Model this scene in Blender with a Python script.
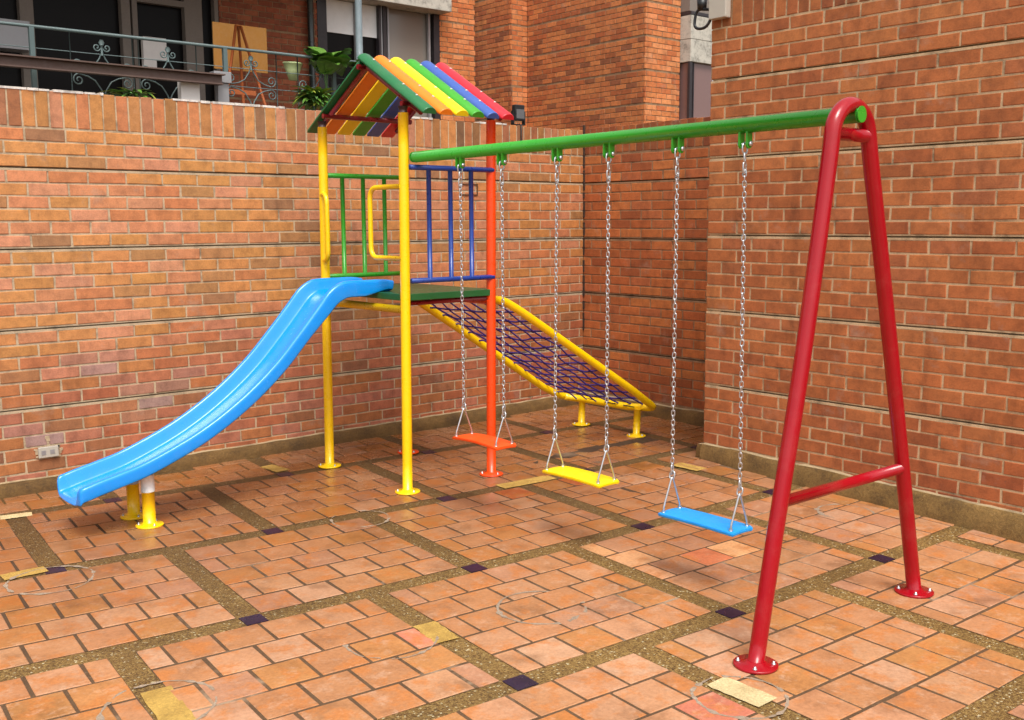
import bpy, bmesh, math, random
from mathutils import Vector, Matrix, noise
random.seed(7)
S = bpy.context.scene
for o in list(bpy.data.objects):
    bpy.data.objects.remove(o)
COL = S.collection
R_ = math.radians

# ------------------------------------------------------------------ camera
cam_d = bpy.data.cameras.new('camera')
cam = bpy.data.objects.new('camera', cam_d)
COL.objects.link(cam)
right = Vector((0.762, -0.647, -0.005)).normalized()
fwd = Vector((0.641, 0.756, -0.134)).normalized()
right = (right - fwd * right.dot(fwd)).normalized()
down = fwd.cross(right)
M = Matrix((( right.x, -down.x, -fwd.x, -6.842),
            ( right.y, -down.y, -fwd.y, -7.009),
            ( right.z, -down.z, -fwd.z, 1.734),
            (0, 0, 0, 1)))
cam.matrix_world = M
cam_d.sensor_width = 36.0
cam_d.lens = 36.0 * 1022.2 / 1024
cam_d.clip_start = 0.05
cam_d.clip_end = 800
S.camera = cam

# ------------------------------------------------------------------ light
SUN_EL, SUN_AZ = 58.0, 205.0      # compass azimuth of the sun, clockwise from +Y
world = bpy.data.worlds.new('World')
S.world = world
world.use_nodes = True
nt = world.node_tree
nt.nodes.clear()
wo = nt.nodes.new('ShaderNodeOutputWorld')
bg = nt.nodes.new('ShaderNodeBackground')
sky = nt.nodes.new('ShaderNodeTexSky')
sky.sky_type = 'NISHITA'
sky.sun_disc = False
sky.sun_elevation = R_(SUN_EL)
sky.sun_rotation = R_(SUN_AZ)
sky.dust_density = 4.0
sky.air_density = 1.0
hs = nt.nodes.new('ShaderNodeHueSaturation')
hs.inputs['Saturation'].default_value = 0.08
nt.links.new(sky.outputs[0], hs.inputs['Color'])
nt.links.new(hs.outputs[0], bg.inputs['Color'])
nt.links.new(bg.outputs[0], wo.inputs['Surface'])
bg.inputs['Strength'].default_value = 0.15
sd = bpy.data.lights.new('sun', 'SUN')
sd.energy = 1.5
sd.angle = R_(22)
sd.color = (1.0, 0.95, 0.86)
sun = bpy.data.objects.new('sun', sd)
COL.objects.link(sun)
az, el = R_(SUN_AZ), R_(SUN_EL)
sdir = Vector((math.sin(az) * math.cos(el), math.cos(az) * math.cos(el), math.sin(el)))
sun.rotation_euler = sdir.to_track_quat('Z', 'Y').to_euler()
sun.location = sdir * 30
S.view_settings.view_transform = 'Standard'
S.view_settings.look = 'None'
S.view_settings.gamma = 1.0
S.view_settings.exposure = 0.62
S.view_settings.use_curve_mapping = False

# ------------------------------------------------------------------ materials
def s2l(r, g, b):
    f = lambda c: (c / 255 / 12.92) if c / 255 <= 0.04045 else ((c / 255 + 0.055) / 1.055) ** 2.4
    return (f(r), f(g), f(b), 1)

class NT:
    def __init__(self, name):
        self.m = bpy.data.materials.new(name)
        self.m.use_nodes = True
        self.t = self.m.node_tree
        self.b = self.t.nodes['Principled BSDF']
    def n(self, typ, **kw):
        x = self.t.nodes.new(typ)
        for k, v in kw.items():
            if k.startswith('i_'):
                x.inputs[k[2:].replace('_', ' ')].default_value = v
            else:
                setattr(x, k, v)
        return x
    def l(self, a, b):
        self.t.links.new(a, b)
    def ramp(self, src, stops):
        r = self.n('ShaderNodeValToRGB')
        e = r.color_ramp.elements
        while len(e) < len(stops):
            e.new(0.5)
        for i, (p, c) in enumerate(stops):
            e[i].position = p
            e[i].color = c if len(c) == 4 else (*c, 1)
        self.l(src, r.inputs[0])
        return r.outputs[0]
    def noise(self, scale, detail=4, rough=0.6, vec=None, coord='Object'):
        if vec is None:
            tc = self.n('ShaderNodeTexCoord')
            vec = tc.outputs[coord]
        x = self.n('ShaderNodeTexNoise')
        x.inputs['Scale'].default_value = scale
        x.inputs['Detail'].default_value = detail
        x.inputs['Roughness'].default_value = rough
        self.l(vec, x.inputs['Vector'])
        return x.outputs['Fac']
    def mix(self, a, b, fac, mode='MIX'):
        x = self.n('ShaderNodeMix', data_type='RGBA', blend_type=mode)
        for s, v in ((x.inputs[6], a), (x.inputs[7], b), (x.inputs[0], fac)):
            if hasattr(v, 'is_linked') or hasattr(v, 'links'):
                self.l(v, s)
            else:
                s.default_value = v
        return x.outputs[2]
    def bump(self, h, strength=0.3, dist=0.01):
        x = self.n('ShaderNodeBump')
        x.inputs['Strength'].default_value = strength
        x.inputs['Distance'].default_value = dist
        self.l(h, x.inputs['Height'])
        self.l(x.outputs[0], self.b.inputs['Normal'])

def paint(name, rgb, rough=0.3, coat=0.25, bump=0, var=0.03, metal=0.0, wear=True):
    k = NT(name)
    c = s2l(*rgb)
    nz = k.noise(9, 5)
    dark = tuple(v * (1 - var * 2) for v in c[:3]) + (1,)
    cc = k.ramp(nz, [(0.3, dark), (0.6, c)])
    if wear:
        chips = k.ramp(k.noise(38, 7, .8), [(0.685, (0, 0, 0)), (0.70, (.75, .75, .75))])
        cc = k.mix(cc, (.10, .065, .045, 1), chips)
        dust = k.ramp(k.noise(5, 8, .75), [(0.5, (0, 0, 0)), (0.8, (.07, .07, .07))])
        cc = k.mix(cc, (.42, .34, .27, 1), dust)
    k.l(cc, k.b.inputs['Base Color'])
    k.l(k.ramp(k.noise(30, 3), [(0.3, (rough * .8,) * 3), (0.75, (rough * 1.35,) * 3)]), k.b.inputs['Roughness'])
    k.b.inputs['Coat Weight'].default_value = coat
    k.b.inputs['Coat Roughness'].default_value = 0.15
    k.b.inputs['Metallic'].default_value = metal
    if bump:
        k.bump(k.noise(60, 3), bump, 0.003)
    return k.m

YEL = paint('yellow_paint', (252, 204, 6))
ORA = paint('orange_paint', (240, 72, 12))
RED = paint('red_paint', (156, 2, 22), rough=0.2, coat=0.25)
RED.node_tree.nodes['Principled BSDF'].inputs['Specular IOR Level'].default_value = .35
GRN = paint('green_paint', (48, 156, 36), rough=0.3)
BLU = paint('blue_paint', (18, 58, 142))
CAPM = paint('dark_cap', (52, 30, 34), rough=.5, coat=0)
MAR = paint('dark_red_paint', (128, 22, 30))
DGR = paint('dark_green_board', (26, 108, 58), rough=0.4)
DECK = paint('green_deck_board', (20, 88, 40), rough=0.5)
S_ORA = paint('orange_board', (246, 130, 22), rough=.4, coat=.1)
S_YEL = paint('yellow_board', (250, 218, 12), rough=.4, coat=.1)
S_GRN = paint('green_board', (62, 158, 38), rough=.4, coat=.1)
S_BLU = paint('blue_board', (62, 92, 168), rough=.4, coat=.1)
S_RED = paint('red_board', (216, 36, 50), rough=.4, coat=.1)
PLB = paint('blue_moulded_plastic', (2, 142, 234), rough=0.22, coat=0.5, var=0.03, wear=True)
SEATO = paint('orange_plastic', (244, 84, 20), rough=0.42, coat=0)
SEATY = paint('yellow_plastic', (250, 216, 4), rough=0.42, coat=0)
SEATB = paint('blue_plastic', (30, 160, 240), rough=0.42, coat=0)
ROPE = paint('purple_rope', (50, 28, 108), rough=0.8, coat=0, bump=.4)
WHT = paint('white_paint', (226, 220, 216), rough=0.5, coat=0)
BLK = paint('black_plastic', (22, 22, 24), rough=0.4, coat=0)
ZNC = paint('galvanised_steel', (200, 204, 208), rough=0.3, coat=0, metal=0.85)
RAILM = paint('grey_green_rail_paint', (84, 100, 100), rough=0.5, coat=0)
BEAMM = paint('brown_steel_beam', (92, 70, 62), rough=0.6, coat=0)
FRM = paint('dark_window_frame', (44, 38, 42), rough=0.5, coat=0)
ALU = paint('aluminium_frame', (150, 148, 150), rough=0.4, coat=0, metal=.3)
PLAST = paint('grey_render', (122, 112, 104), rough=0.8, coat=0)
GALV = paint('galvanised_post_paint', (120, 132, 138), rough=.5, coat=0, var=.12)
EASEL = paint('orange_timber', (168, 86, 38), rough=.6, coat=0)
BOARD = paint('fibre_board', (156, 106, 44), rough=.8, coat=0)
TERRA = paint('pale_green_pot', (168, 180, 130), rough=.7, coat=0)
BEIGE = paint('beige_plastic_box', (176, 170, 158), rough=.5, coat=0)

def brick_mat(name, hue=(1, 1, 1), stain=True):
    k = NT(name)
    at = k.n('ShaderNodeAttribute', attribute_name='Col')
    n1 = k.noise(14, 6, .65)
    n2 = k.noise(90, 4, .7)
    c = k.mix(at.outputs['Color'], k.ramp(n1, [(0.3, (.62, .60, .60)), (0.55, (1, 1, 1)), (0.8, (1.18, 1.12, 1.08))]), 0.85, 'MULTIPLY')
    c = k.mix(c, k.ramp(n2, [(0.3, (.78, .76, .74)), (0.6, (1.05, 1.05, 1.05))]), 0.7, 'MULTIPLY')
    # soot and mortar smears
    n3 = k.noise(3.2, 7, .72)
    sm = k.ramp(n3, [(0.58, (0, 0, 0)), (0.72, (.5, .5, .5))])
    c = k.mix(c, (0.34, 0.25, 0.19, 1), sm)
    n4 = k.noise(26, 5, .8)
    sp = k.ramp(n4, [(0.63, (0, 0, 0)), (0.74, (.55, .55, .55))])
    c = k.mix(c, (0.07, 0.05, 0.04, 1), sp)
    tc = k.n('ShaderNodeTexCoord'); mp = k.n('ShaderNodeMapping')
    mp.inputs['Scale'].default_value = (7, 7, .8)
    k.l(tc.outputs['Object'], mp.inputs['Vector'])
    st = k.noise(1.0, 5, .65, vec=mp.outputs[0])
    c = k.mix(c, k.ramp(st, [(0.30, (.72, .69, .66)), (0.47, (1, 1, 1)), (0.66, (1.03, 1.03, 1.03)), (0.8, (1.2, 1.2, 1.22))]), .8, 'MULTIPLY')
    k.l(c, k.b.inputs['Base Color'])
    k.b.inputs['Roughness'].default_value = 0.82
    k.bump(n2, 0.5, 0.004)
    return k.m
BRICK = brick_mat('brick')

def mortar_mat(name, base):
    k = NT(name)
    n1 = k.noise(7, 6, .7)
    n2 = k.noise(120, 4, .7)
    b = s2l(*base)
    d = tuple(v * .45 for v in b[:3])
    c = k.ramp(n1, [(0.32, d), (0.5, b), (0.8, tuple(min(1, v * 1.2) for v in b[:3]))])
    c = k.mix(c, k.ramp(n2, [(0.3, (.7, .7, .7)), (0.7, (1.1, 1.1, 1.1))]), .8, 'MULTIPLY')
    k.l(c, k.b.inputs['Base Color'])
    k.b.inputs['Roughness'].default_value = 0.95
    k.bump(n2, .6, .004)
    return k.m
MORT = mortar_mat('mortar', (186, 164, 134))
MORT2 = mortar_mat('dull_mortar', (150, 118, 88))
CEMW = mortar_mat('white_cement', (215, 208, 200))

def wet_mask(k):
    """Damp patches of the floor: towards the walls, and in the low corner (a stain with a shape of its own)."""
    tc = k.n('ShaderNodeTexCoord')
    sep = k.n('ShaderNodeSeparateXYZ')
    k.l(tc.outputs['Object'], sep.inputs[0])
    nz = k.noise(1.1, 5, .6)
    a = k.n('ShaderNodeMath', operation='MULTIPLY_ADD')
    k.l(nz, a.inputs[0]); a.inputs[1].default_value = 1.7
    k.l(sep.outputs['Y'], a.inputs[2])          # y + 1.7*noise
    b = k.n('ShaderNodeMath', operation='MULTIPLY_ADD')
    k.l(sep.outputs['X'], b.inputs[0]); b.inputs[1].default_value = 0.22
    k.l(a.outputs[0], b.inputs[2])
    r = k.n('ShaderNodeMapRange', interpolation_type='SMOOTHSTEP')
    r.inputs['From Min'].default_value = -4.4
    r.inputs['From Max'].default_value = -1.0
    k.l(b.outputs[0], r.inputs['Value'])
    return r.outputs[0]

def kerb_mat():
    k = NT('mossy_concrete')
    n1 = k.noise(5, 8, .75)
    n2 = k.noise(70, 5, .8)
    c = k.ramp(n1, [(0.25, s2l(70, 48, 20)), (0.45, s2l(116, 88, 42)), (0.62, s2l(142, 110, 58)), (0.8, s2l(165, 142, 98))])
    c = k.mix(c, k.ramp(n2, [(0.35, (.55, .52, .48)), (0.6, (1.1, 1.1, 1.1))]), .8, 'MULTIPLY')
    c = k.mix(c, (0.72, 0.66, 0.58, 1), wet_mask(k), 'MULTIPLY')
    k.l(c, k.b.inputs['Base Color'])
    k.b.inputs['Roughness'].default_value = 0.75
    k.bump(n2, .9, .01)
    return k.m
KERB = kerb_mat()

def tile_mat():
    k = NT('terracotta_tile')
    at = k.n('ShaderNodeAttribute', attribute_name='Col')
    n1 = k.noise(4.5, 6, .62)
    n2 = k.noise(60, 5, .7)
    c = k.mix(at.outputs['Color'], k.ramp(n1, [(0.34, (.66, .62, .56)), (0.47, (.97, .96, .95)), (0.58, (1.05, 1.05, 1.05)), (0.68, (1.16, 1.16, 1.18))]), .9, 'MULTIPLY')
    tc = k.n('ShaderNodeTexCoord')
    sc = k.n('ShaderNodeVectorMath', operation='SCALE'); sc.inputs['Scale'].default_value = 61.0
    k.l(at.outputs['Color'], sc.inputs[0])
    off = k.n('ShaderNodeVectorMath', operation='ADD')
    k.l(tc.outputs['Object'], off.inputs[0]); k.l(sc.outputs[0], off.inputs[1])
    pv_ = off.outputs[0]
    n3 = k.noise(8, 6, .65, vec=pv_)
    c = k.mix(c, s2l(188, 114, 52), k.ramp(n3, [(0.50, (0, 0, 0)), (0.62, (.7, .7, .7))]))
    n5 = k.noise(13, 8, .75, vec=pv_)
    c = k.mix(c, s2l(198, 160, 132), k.ramp(n5, [(0.53, (0, 0, 0)), (0.68, (.6, .6, .6))]))
    n6 = k.noise(34, 6, .8)
    c = k.mix(c, (.10, .055, .03, 1), k.ramp(n6, [(0.62, (0, 0, 0)), (0.72, (.5, .5, .5))]))
    c = k.mix(c, k.ramp(n2, [(0.3, (.76, .74, .72)), (0.6, (1.06, 1.06, 1.06))]), .8, 'MULTIPLY')
    w = wet_mask(k)
    c = k.mix(c, (0.67, 0.61, 0.55, 1), w, 'MULTIPLY')
    k.l(c, k.b.inputs['Base Color'])
    rr = k.n('ShaderNodeMapRange')
    k.l(w, rr.inputs['Value'])
    rr.inputs['To Min'].default_value = 0.50
    rr.inputs['To Max'].default_value = 0.14
    ad = k.n('ShaderNodeMath', operation='MULTIPLY_ADD')
    k.l(n3, ad.inputs[0]); ad.inputs[1].default_value = 0.28
    k.l(rr.outputs[0], ad.inputs[2])
    k.l(ad.outputs[0], k.b.inputs['Roughness'])
    k.bump(k.noise(22, 6, .7), .35, .004)
    return k.m
TILE = tile_mat()

def gravel_mat():
    k = NT('exposed_aggregate')
    tc = k.n('ShaderNodeTexCoord')
    v = k.n('ShaderNodeTexVoronoi')
    v.inputs['Scale'].default_value = 135
    k.l(tc.outputs['Object'], v.inputs['Vector'])
    sp = k.n('ShaderNodeSeparateColor')
    k.l(v.outputs['Color'], sp.inputs[0])
    c = k.ramp(sp.outputs[0], [(0.0, s2l(92, 66, 30)), (0.3, s2l(122, 92, 46)), (0.65, s2l(138, 108, 56)), (0.95, s2l(154, 124, 70)), (0.998, s2l(206, 194, 160))])
    n = k.noise(2.5, 6, .7)
    c = k.mix(c, k.ramp(n, [(0.3, (.55, .52, .46)), (0.65, (1.05, 1.05, 1.05))]), .8, 'MULTIPLY')
    w = wet_mask(k)
    c = k.mix(c, (0.52, 0.47, 0.44, 1), w, 'MULTIPLY')
    k.l(c, k.b.inputs['Base Color'])
    k.b.inputs['Roughness'].default_value = 0.6
    inv = k.n('ShaderNodeMath', operation='SUBTRACT')
    inv.inputs[0].default_value = 1
    k.l(v.outputs['Distance'], inv.inputs[1])
    k.bump(inv.outputs[0], .7, .006)
    return k.m
GRAVEL = gravel_mat()
def patch_mat(name, rgb, pale=None, wet=False):
    k = NT(name)
    v = k.noise(110, 4, .8)
    b = s2l(*rgb)
    c = k.ramp(v, [(0.35, tuple(x * .65 for x in b[:3])), (0.6, b), (.75, tuple(min(1, x * 1.25) for x in b[:3]))])
    c = k.mix(c, k.ramp(k.noise(9, 5), [(0.35, (.7, .66, .6)), (0.6, (1, 1, 1))]), .8, 'MULTIPLY')
    if pale: c = k.mix(c, s2l(*pale), k.ramp(k.noise(1.6, 5, .7), [(.56, (0, 0, 0)), (.66, (.8, .8, .8))]))
    if wet: c = k.mix(c, (0.50, 0.46, 0.42, 1), wet_mask(k), 'MULTIPLY')
    k.l(c, k.b.inputs['Base Color'])
    k.b.inputs['Roughness'].default_value = .8
    k.bump(v, .5, .004)
    return k.m
NEWGR = patch_mat('fresh_yellow_mortar', (196, 158, 78))
PALEGR = patch_mat('cream_mortar', (222, 200, 150))
CEMG = patch_mat('grey_cement', (168, 148, 128))
GROUT = patch_mat('brown_grout', (102, 76, 50), (170, 144, 118), True)
BLUETILE = paint('dark_blue_tile', (34, 22, 50), rough=.3, coat=0, var=.2)

def glass_mat(name, rgb, rough=.06):
    k = NT(name)
    k.b.inputs['Base Color'].default_value = s2l(*rgb)
    k.b.inputs['Roughness'].default_value = rough
    k.b.inputs['Specular IOR Level'].default_value = .6
    return k.m
DGLASS = glass_mat('shaded_window_glass', (16, 12, 11), .35)  # near black: shade of the balcony room put into the glass colour
DGLASS.node_tree.nodes['Principled BSDF'].inputs['Specular IOR Level'].default_value = .12
PGLASS = glass_mat('greyed_window_glass', (128, 120, 112), .15)
BLIND = paint('white_blind', (225, 224, 224), rough=.8, coat=0, var=.03)
CONC = mortar_mat('pale_concrete', (186, 180, 168))
LEAFM = []
for i, c in enumerate([(98, 142, 52), (66, 108, 38), (160, 170, 60), (110, 156, 84)]):
    k = NT('leaf_%s' % ['green', 'dark', 'yellow', 'pale'][i])
    cc = s2l(*c)
    k.l(k.ramp(k.noise(20, 3), [(0.3, tuple(v * .6 for v in cc[:3])), (0.7, cc)]), k.b.inputs['Base Color'])
    k.b.inputs['Roughness'].default_value = .45
    LEAFM.append(k.m)

# ------------------------------------------------------------------ mesh helpers
class MB:
    def __init__(self):
        self.v, self.f, self.mi, self.col, self.sm = [], [], [], [], []
        self.cur = (1, 1, 1, 1); self.m = 0; self.smooth = False
    def addv(self, p):
        self.v.append(tuple(p)); self.col.append(self.cur)
        return len(self.v) - 1
    def face(self, ids):
        self.f.append(tuple(ids)); self.mi.append(self.m); self.sm.append(self.smooth)
    def quad(self, a, b, c, d):
        self.face([self.addv(p) for p in (a, b, c, d)])
    def box(self, lo, hi, M=None):
        ids = []
        for z in (lo[2], hi[2]):
            for x, y in ((lo[0], lo[1]), (hi[0], lo[1]), (hi[0], hi[1]), (lo[0], hi[1])):
                p = Vector((x, y, z))
                if M is not None: p = M @ p
                ids.append(self.addv(p))
        a = ids
        for q in ((3, 2, 1, 0), (4, 5, 6, 7), (0, 1, 5, 4), (1, 2, 6, 5), (2, 3, 7, 6), (3, 0, 4, 7)):
            self.face([a[i] for i in q])
    def bevel_box(self, lo, hi, b=.003, M=None):
        bm = bmesh.new()
        bmesh.ops.create_cube(bm, size=1)
        for v in bm.verts:
            v.co = Vector(((lo[i] + hi[i]) / 2 + v.co[i] * (hi[i] - lo[i]) for i in range(3)))
        bmesh.ops.bevel(bm, geom=list(bm.edges), offset=b, segments=2, affect='EDGES', profile=.6)
        self.add_bm(bm, M)
    def add_bm(self, bm, M=None):
        bm.verts.index_update()
        base = len(self.v)
        for v in bm.verts:
            self.addv(M @ v.co if M is not None else v.co)
        for f in bm.faces:
            self.face([base + v.index for v in f.verts])
        bm.free()
    def tube(self, pts, r, n=14, cap=True, closed=False, squash=None):
        pts = [Vector(p) for p in pts]
        rs = r if isinstance(r, (list, tuple)) else [r] * len(pts)
        old = self.smooth; self.smooth = True
        rings = []
        N = len(pts)
        t0 = None; nrm = None
        for i, p in enumerate(pts):
            if closed:
                t = (pts[(i + 1) % N] - pts[i - 1]).normalized()
            else:
                a = pts[max(i - 1, 0)]; b = pts[min(i + 1, N - 1)]
                t = (b - a).normalized()
            if nrm is None:
                up = Vector((0, 0, 1)) if abs(t.z) < .9 else Vector((0, 1, 0))
                nrm = (up - t * up.dot(t)).normalized()
            else:
                nrm = (nrm - t * nrm.dot(t)).normalized()
            bn = t.cross(nrm)
            ring = []
            for j in range(n):
                an = 2 * math.pi * j / n
                ring.append(self.addv(p + (nrm * math.cos(an) + bn * math.sin(an)) * rs[i]))
            rings.append(ring)
        M_ = N if closed else N - 1
        for i in range(M_):
            a, b = rings[i], rings[(i + 1) % N]
            for j in range(n):
                self.face((a[j], b[j], b[(j + 1) % n], a[(j + 1) % n])[::-1])
        if cap and not closed:
            self.smooth = False
            self.face(rings[0]); self.face(rings[-1][::-1])
        self.smooth = old
    def lathe(self, prof, cx, cy, n=28, M=None):
        """prof: (radius, z) list bottom to top, closed with caps."""
        old = self.smooth; self.smooth = True
        rings = []
        for r, z in prof:
            ring = []
            for j in range(n):
                a = 2 * math.pi * j / n
                p = Vector((cx + r * math.cos(a), cy + r * math.sin(a), z))
                ring.append(self.addv(M @ p if M is not None else p))
            rings.append(ring)
        for a, b in zip(rings, rings[1:]):
            for j in range(n):
                self.face((a[j], a[(j + 1) % n], b[(j + 1) % n], b[j]))
        self.smooth = False
        self.face(rings[0][::-1]); self.face(rings[-1])
        self.smooth = old
    def build(self, name, mats, parent=None, color=False, loc=None):
        me = bpy.data.meshes.new(name)
        me.from_pydata(self.v, [], self.f)
        if not isinstance(mats, (list, tuple)): mats = [mats]
        for m in mats: me.materials.append(m)
        me.polygons.foreach_set('material_index', self.mi)
        me.polygons.foreach_set('use_smooth', self.sm)
        if color:
            ca = me.color_attributes.new('Col', 'FLOAT_COLOR', 'POINT')
            flat = [c for q in self.col for c in q]
            ca.data.foreach_set('color', flat)
        me.update()
        o = bpy.data.objects.new(name, me)
        COL.objects.link(o)
        if parent is not None:
            o.parent = parent
        return o

def smooth_all(o, angle=35):
    for p in o.data.polygons: p.use_smooth = True
    bm = bmesh.new(); bm.from_mesh(o.data)
    for e in bm.edges:
        if len(e.link_faces) == 2 and e.calc_face_angle(0) > R_(angle): e.smooth = False
    bm.to_mesh(o.data); bm.free()

def tag(o, label=None, cat=None, group=None, kind=None):
    if label: o['label'] = label
    if cat: o['category'] = cat
    if group: o['group'] = group
    if kind: o['kind'] = kind
    return o
def empty(name, label, cat, group=None, loc=(0, 0, 0)):
    o = bpy.data.objects.new(name, None)
    COL.objects.link(o); o.location = loc
    o.empty_display_size = .1
    return tag(o, label, cat, group)

def arc(c, r, a0, a1, n, u, v):
    c, u, v = Vector(c), Vector(u), Vector(v)
    return [c + u * (r * math.cos(a0 + (a1 - a0) * i / n)) + v * (r * math.sin(a0 + (a1 - a0) * i / n)) for i in range(n + 1)]
def rounded_path(pts, rad, n=6):
    """Polyline with rounded corners."""
    pts = [Vector(p) for p in pts]
    out = [pts[0]]
    for i in range(1, len(pts) - 1):
        a, b, c = pts[i - 1], pts[i], pts[i + 1]
        r = rad[i - 1] if isinstance(rad, (list, tuple)) else rad
        d1 = (a - b).normalized(); d2 = (c - b).normalized()
        p1 = b + d1 * r; p2 = b + d2 * r
        for k in range(n + 1):
            t = k / n
            out.append(p1 * (1 - t) ** 2 + b * 2 * t * (1 - t) + p2 * t * t)
    out.append(pts[-1])
    return out

# ------------------------------------------------------------------ floor
# measured paving lattice (u along the wall, v towards the viewer) fitted with a quadratic warp
CTRL = [(-.5,-1,-5.375,-1.729),(.5,-1,-4.241,-1.825),(1.5,-1,-3.091,-1.932),(0,0,-4.922,-2.934),(1,0,-3.772,-3.085),
        (2,0,-2.621,-3.194),(3,0,-1.40,-3.22),(.5,1,-4.433,-4.208),(1.5,1,-3.251,-4.292),(2.5,1,-2.09,-4.353),
        (0,-2,-4.704,-.576),(1,-2,-3.575,-.678),(2,-2,-2.392,-.752),(3,-2,-1.22,-.85),(3.15,1,-1.353,-4.33),(2,1.85,-2.69,-5.335),(1,2,-3.98,-5.44)]
def lsq(rows, ys):
    n = len(rows[0])
    A = [[sum(r[i] * r[j] for r in rows) for j in range(n)] + [sum(r[i] * y for r, y in zip(rows, ys))] for i in range(n)]
    for i in range(n):
        p = max(range(i, n), key=lambda k: abs(A[k][i])); A[i], A[p] = A[p], A[i]
        for k in range(n):
            if k != i:
                f = A[k][i] / A[i][i]
                A[k] = [x - f * y for x, y in zip(A[k], A[i])]
    return [A[i][n] / A[i][i] for i in range(n)]
basis = lambda u, v: (1, u, v, u * u, u * v, v * v)
rows = [basis(u, v) for u, v, _, _ in CTRL]
CX = lsq(rows, [c[2] for c in CTRL]); CY = lsq(rows, [c[3] for c in CTRL])
def warp(u, v):
    # outside the measured area go on linearly
    cu = min(max(u, -1.5), 4.0); cv = min(max(v, -2.6), 2.6)
    b = basis(cu, cv)
    x = sum(p * q for p, q in zip(CX, b)); y = sum(p * q for p, q in zip(CY, b))
    du, dv = u - cu, v - cv
    if du or dv:
        x += du * (CX[1] + 2 * CX[3] * cu + CX[4] * cv) + dv * (CX[2] + CX[4] * cu + 2 * CX[5] * cv)
        y += du * (CY[1] + 2 * CY[3] * cu + CY[4] * cv) + dv * (CY[2] + CY[4] * cu + 2 * CY[5] * cv)
    return x, y
def rise(x, y):
    """the paving ramps up a few centimetres towards the near right wall and the alcove"""
    t = min(1, max(0, (x + 2.3) / 1.05)); t = t * t * (3 - 2 * t)
    ks = [(-6, .0), (-4.8, .008), (-4.2, .034), (-3.5, .048), (-2.9, .066), (-2.3, .085), (-1.8, .03), (-1.58, .0), (1, .0)]
    h = 0
    for (a, p), (b, q) in zip(ks, ks[1:]):
        if a <= y <= b: h = p + (q - p) * (y - a) / (b - a)
    return h * t
def lift(x, y, z=0.0):
    h = rise(x, y)
    f = h / 1.734
    return x + (-6.842 - x) * f, y + (-7.009 - y) * f, z + h
def unwarp(x, y):
    u, v = (x + 4.9) / 1.15, -(y + 2.93) / 1.2
    for _ in range(12):
        X, Y = warp(u, v)
        u += (x - X) / 1.15; v -= (y - Y) / 1.19
    return u, v

ground = MB()
ground.quad((-60, -60, -.012), (60, -60, -.012), (60, 60, -.012), (-60, 60, -.012))
tag(ground.build('ground', GRAVEL), kind='structure')

G = 0.044                      # half width of a gravel strip in lattice units
TILE_COLS = [((181, 128, 88), 10), ((175, 121, 80), 8), ((185, 135, 98), 7), ((177, 121, 70), 6), ((189, 143, 110), 3), ((175, 125, 94), 4)]
def pick(cols):
    t = random.random() * sum(w for _, w in cols)
    for c, w in cols:
        t -= w
        if t <= 0: break
    return c
def jit(c, s=.07):
    k = 1 + random.uniform(-s, s)
    return tuple(max(0, x * k * (1 + random.uniform(-s, s) * .35)) for x in c[:3]) + (1,)
paving = MB()
# bed of exposed aggregate, one warped sheet
nu, nv = 46, 40
ids = {}
for i in range(nu + 1):
    for j in range(nv + 1):
        u = -4 + 10.0 * i / nu; v = -4 + 8.0 * j / nv
        x, y = warp(u, v)
        x = min(x, .35); y = min(y, .05)
        ids[i, j] = paving.addv((x, y, -.0035))
paving.m = 0
for i in range(nu):
    for j in range(nv):
        paving.face((ids[i, j], ids[i, j + 1], ids[i + 1, j + 1], ids[i + 1, j]))
RINGS = [(541, 607, -3.87, -3.70, .20), (360, 519, 0, 0, .17), (51, 580, 0, 0, .2), (160, 706, 0, 0, .2), (740, 697, 0, 0, .17)]
def pix_floor(px, py):
    d = (right * ((px - 512) / 1022.2) + down * ((py - 360) / 1022.2) + fwd)
    t = -1.734 / d.z
    return -6.842 + t * d.x, -7.009 + t * d.y
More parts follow.
